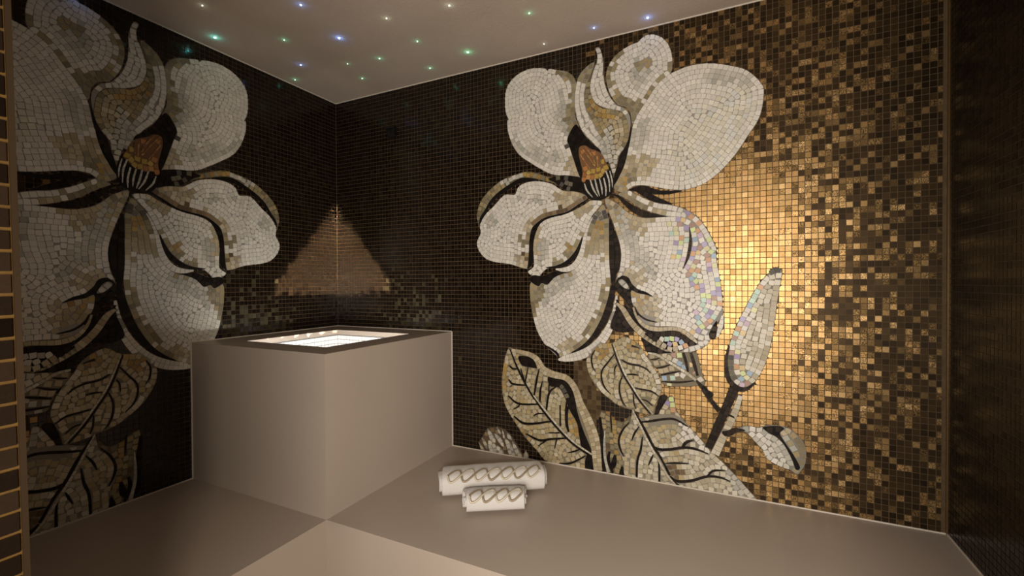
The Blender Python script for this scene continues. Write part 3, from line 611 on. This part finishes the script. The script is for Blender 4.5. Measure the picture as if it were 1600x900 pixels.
# ------------------------------------------------------------------ square background tiles
PU, PV = 0.0213, 0.0219
DARK = [(.011, .0065, .0040), (.014, .0085, .0052), (.009, .0056, .0036), (.017, .0105, .0062)]
GOLD = [(.40, .253, .108), (.345, .214, .086), (.44, .285, .128), (.31, .188, .073), (.385, .229, .094)]
BRNZ = [(.22, .136, .054), (.175, .107, .041), (.26, .163, .068), (.145, .088, .036)]
BGUV = [(k, px_uv(q)) for k, q in BGP]
def sstep(a, b, x): t = min(1, max(0, (x-a)/(b-a))); return t*t*(3-2*t)
def bg_colour(u, v, local_u):
    if local_u != u: u -= 0.40                            # the left wall turns gold only nearer the door
    for k, q in (BGUV if local_u == u else []):
        if inside(q, (u, v)):
            cs = COL[k]; return np.array(cs[RNG.randint(len(cs))])*0.9, (0.0 if k == 'K' else 0.5, 0.25, 0.1)
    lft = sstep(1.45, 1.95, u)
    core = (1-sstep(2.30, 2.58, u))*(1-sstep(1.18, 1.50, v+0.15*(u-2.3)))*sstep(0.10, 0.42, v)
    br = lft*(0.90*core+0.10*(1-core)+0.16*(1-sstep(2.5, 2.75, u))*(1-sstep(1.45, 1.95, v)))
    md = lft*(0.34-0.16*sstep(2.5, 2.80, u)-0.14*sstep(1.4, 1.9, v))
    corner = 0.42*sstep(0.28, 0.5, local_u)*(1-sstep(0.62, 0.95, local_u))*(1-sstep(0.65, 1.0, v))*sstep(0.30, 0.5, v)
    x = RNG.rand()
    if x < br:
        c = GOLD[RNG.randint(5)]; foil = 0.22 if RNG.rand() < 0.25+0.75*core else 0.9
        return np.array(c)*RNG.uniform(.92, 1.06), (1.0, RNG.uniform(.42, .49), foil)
    if x < br+md*(1-core*0.5):
        return np.array(BRNZ[RNG.randint(4)])*RNG.uniform(.7, 1.3), (0.9, RNG.uniform(.42, .55), 1.0 if RNG.rand() < .6 else 0.4)
    if x > 1-corner: return np.array((.050, .040, .019))*RNG.uniform(.5, 1.4), (0.3, 0.4, 0.4)
    c = np.array(DARK[RNG.randint(4)])*RNG.uniform(.8, 1.25)
    if u > 1.55: return np.array((.044, .0255, .0098))*RNG.uniform(.6, 1.4)*(0.55+0.45*lft), (0.7, 0.45, 0.15)
    return c, (0.1, 0.17, 0.0)
LEFT_OUT = {l1, v1, ab}                                 # not on the left wall
OUTLAB = np.array([it['part'] in LEFT_OUT for it in ITEMS]+[False])
def grid_tiles(umax, vmax, shift, use_mural, skip_box):
    out = []; hu, hv = PU/2-0.0013, PV/2-0.0013
    for j in range(int(vmax/PV)+1):
        for i in range(int(umax/PU)+1):
            u, v = (i+0.5)*PU, (j+0.5)*PV
            ue, ve = min(u+hu, umax-0.001), min(v+hv, vmax-0.002)
            if ue-u < 0.0 or ve-v < 0.0: continue
            if skip_box and u < 0.83 and v < 0.58: continue
            m = np.array([(u-hu, v-hv), (ue, v-hv), (ue, ve), (u-hu, ve)])
            if use_mural:
                gq = np.array([(u-hu+2*hu*a/6, v-hv+2*hv*b/6) for b in range(7) for a in range(7)]); gq[:, 0] += shift
                lb = lab_at(gq); free = lb < 0
                if shift: free |= OUTLAB[lb]
                if not free.any(): continue
                if not free.all():
                    if free.sum() < 9: continue
                    c0 = gq[free].mean(0); k0 = np.argmin(((gq-c0)**2).sum(1)+100*(~free)); c0 = gq[k0]
                    pts = []
                    for cx_, cy_ in ((u-hu, v-hv), (u, v-hv), (ue, v-hv), (ue, v), (ue, ve), (u, ve), (u-hu, ve), (u-hu, v)):
                        e = np.array([cx_+shift, cy_]); t = np.linspace(0, 1, 16)[1:]
                        lq = lab_at(c0+(e-c0)*t[:, None]); b_ = np.nonzero((lq >= 0) & ~(OUTLAB[lq] if shift else False))[0]
                        k1 = t[b_[0]]-0.12 if len(b_) else 1.0
                        pts.append(c0+(e-c0)*max(k1, 0.05))
                    m = np.array(pts)-[shift, 0]
                    a_ = 0.5*abs(np.sum(m[:, 0]*np.roll(m[:, 1], -1)-np.roll(m[:, 0], -1)*m[:, 1]))
                    if a_ < 2e-5: continue
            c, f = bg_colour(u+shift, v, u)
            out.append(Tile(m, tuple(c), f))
    return out
H = CEIL-SEAT; SHIFT = 0.597
def tile_wall(wall, mp, umax, shift, mural):
    if mp is map_right:
        tiles = []
        hu, hv = PU/2-0.0013, PV/2-0.0013
        for j in range(int(H/PV)):
            for i in range(int(umax/PU)):
                u, v = (i+.5)*PU+0.004, (j+.5)*PV
                tiles.append(Tile([(u-hu, v-hv), (u+hu, v-hv), (u+hu, v+hv), (u-hu, v+hv)], tuple(np.array(DARK[RNG.randint(4)])*RNG.uniform(.6, 1.4)), (0.2, 0.26, 0.05)))
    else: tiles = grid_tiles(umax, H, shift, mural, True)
    big, rest = split_largest(tiles, mp, 0.0, 300)
    for t in big: single('tile', t, mp, wall)
    o = joined('tile_field', rest, mp, wall); o['kind'] = 'stuff'
tile_wall(wall_back, map_back, XR-XL-0.018, 0.0, True)
tile_wall(wall_left, map_left, YB-YF, SHIFT, True)
tile_wall(wall_right, map_right, YB-YF, 0.0, False)

def place_mural(name, mp, du, umax, label, base):
    root = empty(name, base); tag(root, label, 'mosaic', 'magnolia mosaics')
    ts = [t for t in MURAL if 0.002 < (t.uv[:, 0]-du).min() and (t.uv[:, 0]-du).max() < umax]
    ts = [t for t in ts if not (t.uv[:, 0].mean()-du < 0.84 and t.uv[:, 1].mean() < 0.60)]
    if du:
        ts = [t for t in ts if t.part not in LEFT_OUT]
        def dull(t):                                     # painted iridescent sheen turned grey here, away from the highlight
            if t.key != 'I': return t
            q = Tile(t.uv, tuple(np.array(COL['P'][RNG.randint(3)])*RNG.uniform(.8, 1.15)), t.fin, t.part); return q
        ts = [dull(t) for t in ts]
    big, rest = split_largest(ts, mp, du, 300)
    objs = {}
    for i, (nm, lb, par) in enumerate(PARTS):
        rs = [t for t in rest if t.part == i]
        if not rs:
            rs = [t for t in big if t.part == i]; big = [t for t in big if t.part != i]
            if not rs: continue
        pl = []
        for L, it in enumerate(ITEMS):
            if it['part'] != i: continue
            q = it['uv'] if it['kind'] == 'poly' else np.vstack([it['rails'][0], it['rails'][1][::-1]])
            q = np.stack([np.clip(q[:, 0], du+0.003, du+umax), np.maximum(q[:, 1], 0.0005)], 1)
            if q[:, 1].max() < 0.002 or np.ptp(q[:, 0]) < 0.002 or (q[:, 0].max()-du < 0.86 and q[:, 1].max() < 0.63): continue
            m_ = np.mean(COL[it['key']], axis=0)*0.42+0.008
            pl.append((q, 0.0003+0.0012*L/len(ITEMS), m_))
        o = joined(nm, rs, mp, objs.get(par, root) if par is not None else root, du, base, pl)
        o['kind'] = 'stuff'
        if lb: o['label'] = lb
        objs[i] = o
    for t in big:
        o = objs[t.part]
        if o.parent is not root: o = o.parent
        single('tessera', t, mp, o, du, base)
    return root
place_mural('mosaic_magnolia', map_back, 0.0, XR-XL-0.02, 'white magnolia mosaic with leaves and bud on the gold-spangled back wall', (XL+1.63, YB, SEAT))
place_mural('mosaic_magnolia', map_left, SHIFT, YB-YF-0.005, 'shaded mirrored magnolia mosaic on the left wall behind the jamb', (XL, YB-1.03, SEAT))

# ------------------------------------------------------------------ door jamb with its own tile column and bronze edge
jamb = empty('door_1', (JX, 0.2075, 0)); jamb['kind'] = 'structure'; jamb['label'] = 'tiled door jamb with bronze edge profile at the near left'
jamb.rotation_euler = (0, 0, 0)
def jl(x, y, z): return (x-JX + lean*0, y-YF + 0, z)
V, F = box_data(-0.10, 0, -0.30, -0.001, 0, CEIL); link('jamb_core', mesh('jamb_core', V, F), mat('gold_grout', (0.050, 0.026, 0.006), 0.8, metal=0.0, spec=0.08, vary=0.2, vscale=60), jamb)
V, F = box_data(-0.10, 0.0030, -0.0046, 0.0, 0, CEIL); link('edge_profile', mesh('edge_profile', V, F), mat('dark_bronze_edge', (0.012, 0.0062, 0.0018), 0.7, metal=0.0, spec=0.1), jamb)
JP = 0.0215
for i in range(4):
    for j in range(int(CEIL/JP)):
        y1 = -0.0066-i*JP; y0 = y1-JP+0.0030; z0 = j*JP+0.0016; z1 = z0+JP-0.0032
        if i > 1 and not 0.5 < z0 < 2.2: continue
        V, F = box_data(-0.001, 0.0022, y0, y1, z0, z1); me = mesh('tile', V, F)
        me.transform(Matrix.Translation((-0.0, -(y0+y1)/2, -(z0+z1)/2)))
        c = np.array(DARK[RNG.randint(4)])*RNG.uniform(.3, .8); set_attr(me, [(*c, 1)]*8, [(0.0, 0.10, 0.08, 1)]*8)
        link('tile', me, MT, jamb, (0, (y0+y1)/2, (z0+z1)/2))
jamb.rotation_euler = (0.0117, 0.0, 0.0)

# ------------------------------------------------------------------ trims
ci = [0]
def trim(b, m=M_CAULK, label=None):
    ci[0] += 1; o = boxes('trim_%d' % ci[0], [b], m, kind='structure')
    if label: o['label'] = label
q = 0.005
trim((XL, XR, YB-q, YB-0.0005, CEIL-q, CEIL-0.0003), label='pale sealant line between ceiling and back wall')
trim((XL+0.0005, XL+q, YF, YB, CEIL-q, CEIL-0.0003), label='pale sealant line between ceiling and left wall')
trim((BX, XR, YB-q, YB-0.0005, SEAT+0.0002, SEAT+q), label='pale sealant line between bench and back wall')
trim((XL+0.0005, XL+q, YF, BY, SEAT+0.0002, SEAT+q), label='pale sealant line between bench and left wall')
trim((XR-q, XR-0.0005, YF, YB, SEAT+0.0002, SEAT+q), label='pale sealant line between bench and right wall')
trim((XL+0.0005, XL+0.004, YB-0.004, YB-0.0005, BT, CEIL), M_GROUT, 'thin grout line in the room corner')
trim((XL+0.0005, XL+0.006, BY-0.005, BY, SEAT, BT), label='pale sealant line where the plinth meets the left wall')
trim((BX, BX+0.005, YB-0.006, YB-0.0005, SEAT, BT), label='pale sealant line where the plinth meets the back wall')
trim((XL+0.0005, XL+q, BY, YB, BT, BT+0.004), label='pale sealant line on the plinth along the left wall')
trim((XL, BX, YB-q, YB-0.0005, BT, BT+0.004), label='pale sealant line on the plinth along the back wall')
trim((XR-0.007, XR-0.0005, YB-0.007, YB-0.0005, SEAT, CEIL), M_BRONZE, 'bronze profile in the corner of back and right walls')

# white tiles lining the basin
V, F = [], []
def addbox(b):
    v, f = box_data(*b); n = len(V); V.extend([(x-BX, y-BY, z-SEAT) for x, y, z in v]); F.extend([tuple(i+n for i in k) for k in f])
wp = 0.0225
for r_ in range(7):
    z1 = BT-0.030-r_*wp; z0 = z1-wp+0.0025
    for i in range(23):
        y0 = OY1-0.004-i*wp; addbox((OX0, OX0+0.003, y0-wp+0.0025, y0, z0, z1))
        x0 = OX0+0.004+i*wp; addbox((x0, x0+wp-0.0025, OY1-0.003, OY1, z0, z1))
o = link('basin_tiles', mesh('basin_tiles', V, F), mat('white_glazed_tile', (0.86, 0.86, 0.84), 0.25), plinth); o['kind'] = 'stuff'; o['label'] = 'small white mosaic tiles lining the basin'
for o in (basin,): o.data.materials.clear(); o.data.materials.append(mat('grey_basin_grout', (0.22, 0.21, 0.20), 0.7))

# ------------------------------------------------------------------ towels
def towel(label, loc, rz, length, a, b, loops, amp, th0):
    root = empty('rolled_towel', loc, rz); tag(root, label, 'towel', 'rolled towels on the bench')
    # the roll: a spiral sheet of terry, flattened
    turns, thick, NS, NX = 2.6, 0.011, 130, 40
    def prof(t):                                        # t in turns, outermost = turns
        sc_ = 1-(turns-t)*thick*1.5/((a+b)/2); th = 2*math.pi*(t-turns) + math.radians(-118)
        cx, sx_ = math.cos(th), math.sin(th); e = 0.72
        return np.array([-math.copysign(abs(cx)**e, cx)*a*sc_, math.copysign(abs(sx_)**e, sx_)*b*sc_+b])
    outer = np.array([prof(turns*(0.12+0.88*k/NS)) for k in range(NS+1)])
    tg = np.gradient(outer, axis=0); tg /= np.linalg.norm(tg, axis=1)[:, None]; nr = np.stack([tg[:, 1], -tg[:, 0]], 1)
    cen = np.array([0, b]); sg = np.sign(np.sum(nr*(outer-cen), axis=1))[:, None]; inner = outer-nr*sg*thick*0.82
    ring = np.vstack([outer, inner[::-1]]); R = len(ring); V, F = [], []
    rs = np.random.RandomState(int(length*1000))
    ph = rs.uniform(0, 6, 8)
    for i in range(NX+1):
        x = (i/NX-0.5)*length; e = min(i, NX-i)/NX; bulge = 1-0.05*math.exp(-e*22)
        for k, (y, z) in enumerate(ring):
            kk = k if k <= NS else 2*NS+1-k; ww = 0.0012*math.sin(9*x/length+ph[0]+kk*0.06)+0.0010*math.sin(23*x/length+ph[1]-kk*0.11)
            slant = 0.010*math.sin(kk*0.05+ph[2])*(1 if i in (0, NX) else 0)+0.004*math.sin(kk*0.15+ph[3])*(abs(i/NX-.5)*2)**6
            V.append((x+slant*(1 if i > NX/2 else -1), y*bulge*(1+ww*6), max(0.0, (z)*bulge*(1+ww*4))))
    for i in range(NX):
        for k in range(R): F.append((i*R+k, i*R+(k+1) % R, (i+1)*R+(k+1) % R, (i+1)*R+k))
    for k in range(NS):                                 # end faces of the sheet
        for i in (0, NX):
            f = (i*R+k, i*R+k+1, i*R+R-2-k, i*R+R-1-k); F.append(f if i else tuple(reversed(f)))
    body = link('towel_roll', mesh('towel_roll', V, F, True), M_TOWEL, root)
    # double-strand embroidery around the front
    def surf(th, lift):
        cx, sx_ = math.cos(th), math.sin(th); e = 0.72
        return -math.copysign(abs(cx)**e, cx)*(a+lift), math.copysign(abs(sx_)**e, sx_)*(b+lift)+b
    # arc table
    tab = np.linspace(-0.4, 1.9, 240); pt = np.array([surf(t, 0.001) for t in tab]); arc = np.r_[0, np.cumsum(np.linalg.norm(np.diff(pt, axis=0), axis=1))]
    s0 = np.interp(th0, tab, arc); L0 = length*0.92
    for sgn, mm in ((1, M_THREAD_D), (-1, M_THREAD_L)):
        n = loops*22; path = []
        for i in range(n+1):
            t = i/n; s_ = s0+sgn*amp*math.sin(math.pi*loops*t); x = (t-0.5)*L0*0.94+0.55*(s_-s0)
            over = 0.0012*sgn*math.cos(math.pi*loops*t)
            y, z = surf(np.interp(s_, arc, tab), 0.0030+over); path.append(Vector((x, y, z)))
        V, F = [], []; K = 8
        for i, p_ in enumerate(path):
            tgv = (path[min(i+1, n)]-path[max(i-1, 0)]).normalized(); th_ = np.interp(s0+sgn*amp*math.sin(math.pi*loops*i/n), arc, tab)
            nv = Vector((0, -math.cos(th_)/a, math.sin(th_)/b)).normalized(); bv = tgv.cross(nv).normalized(); nv = bv.cross(tgv)
            for k in range(K):
                an = 2*math.pi*k/K; V.append(p_+bv*math.cos(an)*0.0036+nv*math.sin(an)*0.0020)
        for i in range(n):
            for k in range(K): F.append((i*K+k, i*K+(k+1) % K, (i+1)*K+(k+1) % K, (i+1)*K+k))
        F.append(tuple(range(K))); F.append(tuple(n*K+k for k in reversed(range(K))))
        o = link('embroidery_strand', mesh('embroidery_strand', V, F, True), mm, root)
        o['label'] = 'dark bronze braid strand' if sgn > 0 else 'pale gold braid strand'
    return root
towel('long rolled white towel with chain embroidery lying behind the shorter one', (-0.895, 1.652, SEAT), math.radians(34), 0.43, 0.080, 0.056, 7, 0.026, 0.85)
towel('short rolled white towel with chain embroidery lying in front', (-0.812, 1.515, SEAT), math.radians(31), 0.225, 0.058, 0.045, 4, 0.024, 0.85)

# ------------------------------------------------------------------ ceiling stars
def px_ceiling(x, y):
    d = fwd + ((x-800)/FPX)*rgt - ((y-450)/FPX)*upv; k = (CEIL-CAMZ)/d[2]; return d*k+CAM
TEAL, BLUE, GRN, WHT = (.10, .75, .70), (.12, .32, 1.0), (.12, .80, .42), (.70, .85, .70)
STARS = [(316, 8, WHT, .12, 'faint white star light nearest the top left of the ceiling'), (336, 58, TEAL, 1.0, 'bright teal star light, leftmost large one on the ceiling'),
  (444, 62, GRN, .25, 'small green star light between the teal and the bright blue one'), (470, 7, BLUE, .5, 'blue star light at the upper edge above the left wall'),
  (470, 101, BLUE, .4, 'blue star light just above the left wall edge'), (461, 124, GRN, .2, 'tiny green star light touching the left ceiling edge'),
  (530, 59, BLUE, 1.0, 'brightest blue star light above the room corner'), (543, 99, GRN, .10, 'faint green star light below the brightest blue one'),
  (566, 122, GRN, .18, 'small green star light nearest the room corner'), (593, 91, GRN, .25, 'pale green star light right of the room corner'),
  (604, 28, WHT, .18, 'faint white star light at top middle of the ceiling'), (652, 64, GRN, .2, 'small green star light between faint white and bright green ones'),
  (672, 106, GRN, .25, 'green star light close above the dark back wall'), (702, 8, WHT, .25, 'pale star light at the upper edge in mid ceiling'),
  (731, 81, GRN, .8, 'brightest green star light above the round petal'), (827, 20, GRN, .25, 'green star light high above the magnolia'),
  (850, 68, WHT, .08, 'tiniest white star light by the back wall edge'), (928, 43, BLUE, .35, 'small blue star light above the curled petal'),
  (1012, 27, BLUE, .9, 'bright blue star light, rightmost on the ceiling'), (112, -14, BLUE, .8, 'blue star light over the left magnolia')]
for x, y, c, s_, lb in STARS:
    P = px_ceiling(x, y); P[0] = max(P[0], XL+0.025); P[1] = min(P[1], YB-0.025)
    root = empty('star_light', tuple(P)); tag(root, lb, 'star light', 'star lights in the ceiling')
    rr = 0.0022+0.0022*s_; V, F = [], []
    for zi, (z_, r_) in enumerate(((0.002, rr*1.9), (-0.0008, rr*1.9), (-0.0012, rr*1.2))):
        V += [(r_*math.cos(2*math.pi*k/10), r_*math.sin(2*math.pi*k/10), z_) for k in range(10)]
    for zi in range(2): F += [(zi*10+k, zi*10+(k+1) % 10, zi*10+10+(k+1) % 10, zi*10+10+k) for k in range(10)]
    link('collar', mesh('collar', V, F), M_CEIL, root)
    V = []; F = []
    for zi, (z_, r_) in enumerate(((0.0, rr), (-0.003, rr), (-0.0042, rr*.6))): V += [(r_*math.cos(2*math.pi*k/10), r_*math.sin(2*math.pi*k/10), z_) for k in range(10)]
    for zi in range(2): F += [(zi*10+k, zi*10+(k+1) % 10, zi*10+10+(k+1) % 10, zi*10+10+k) for k in range(10)]
    F.append(tuple(range(20, 30)))
    lc = tuple(0.35+0.65*v for v in c)
    link('fibre_tip', mesh('fibre_tip', V, F), mat('fibre_glow', lc, emit=lc, estr=2.0+10*s_), root)
    l = add_light('star_glow', 'POINT', (0, 0, -0.014), 0.03*s_, c, 0.003); l.parent = root

# small dark bracket high on the back wall
d = fwd + ((613-800)/FPX)*rgt - ((208-450)/FPX)*upv; P = CAM+d*(YB/d[1])
br = empty('wall_bracket', tuple(P)); tag(br, 'small dark metal bracket mounted high on the dark back wall', 'bracket')
V, F = box_data(-0.032, 0.032, -0.006, 0, -0.022, 0.022); link('plate', mesh('plate', V, F), M_DARKMETAL, br)
V, F = box_data(-0.032, 0.036, -0.030, -0.004, 0.020, 0.026); link('top_lip', mesh('top_lip', V, F), M_DARKMETAL, br)
V, F = box_data(0.031, 0.036, -0.030, -0.004, -0.020, 0.0205); link('side_lip', mesh('side_lip', V, F), M_DARKMETAL, br)
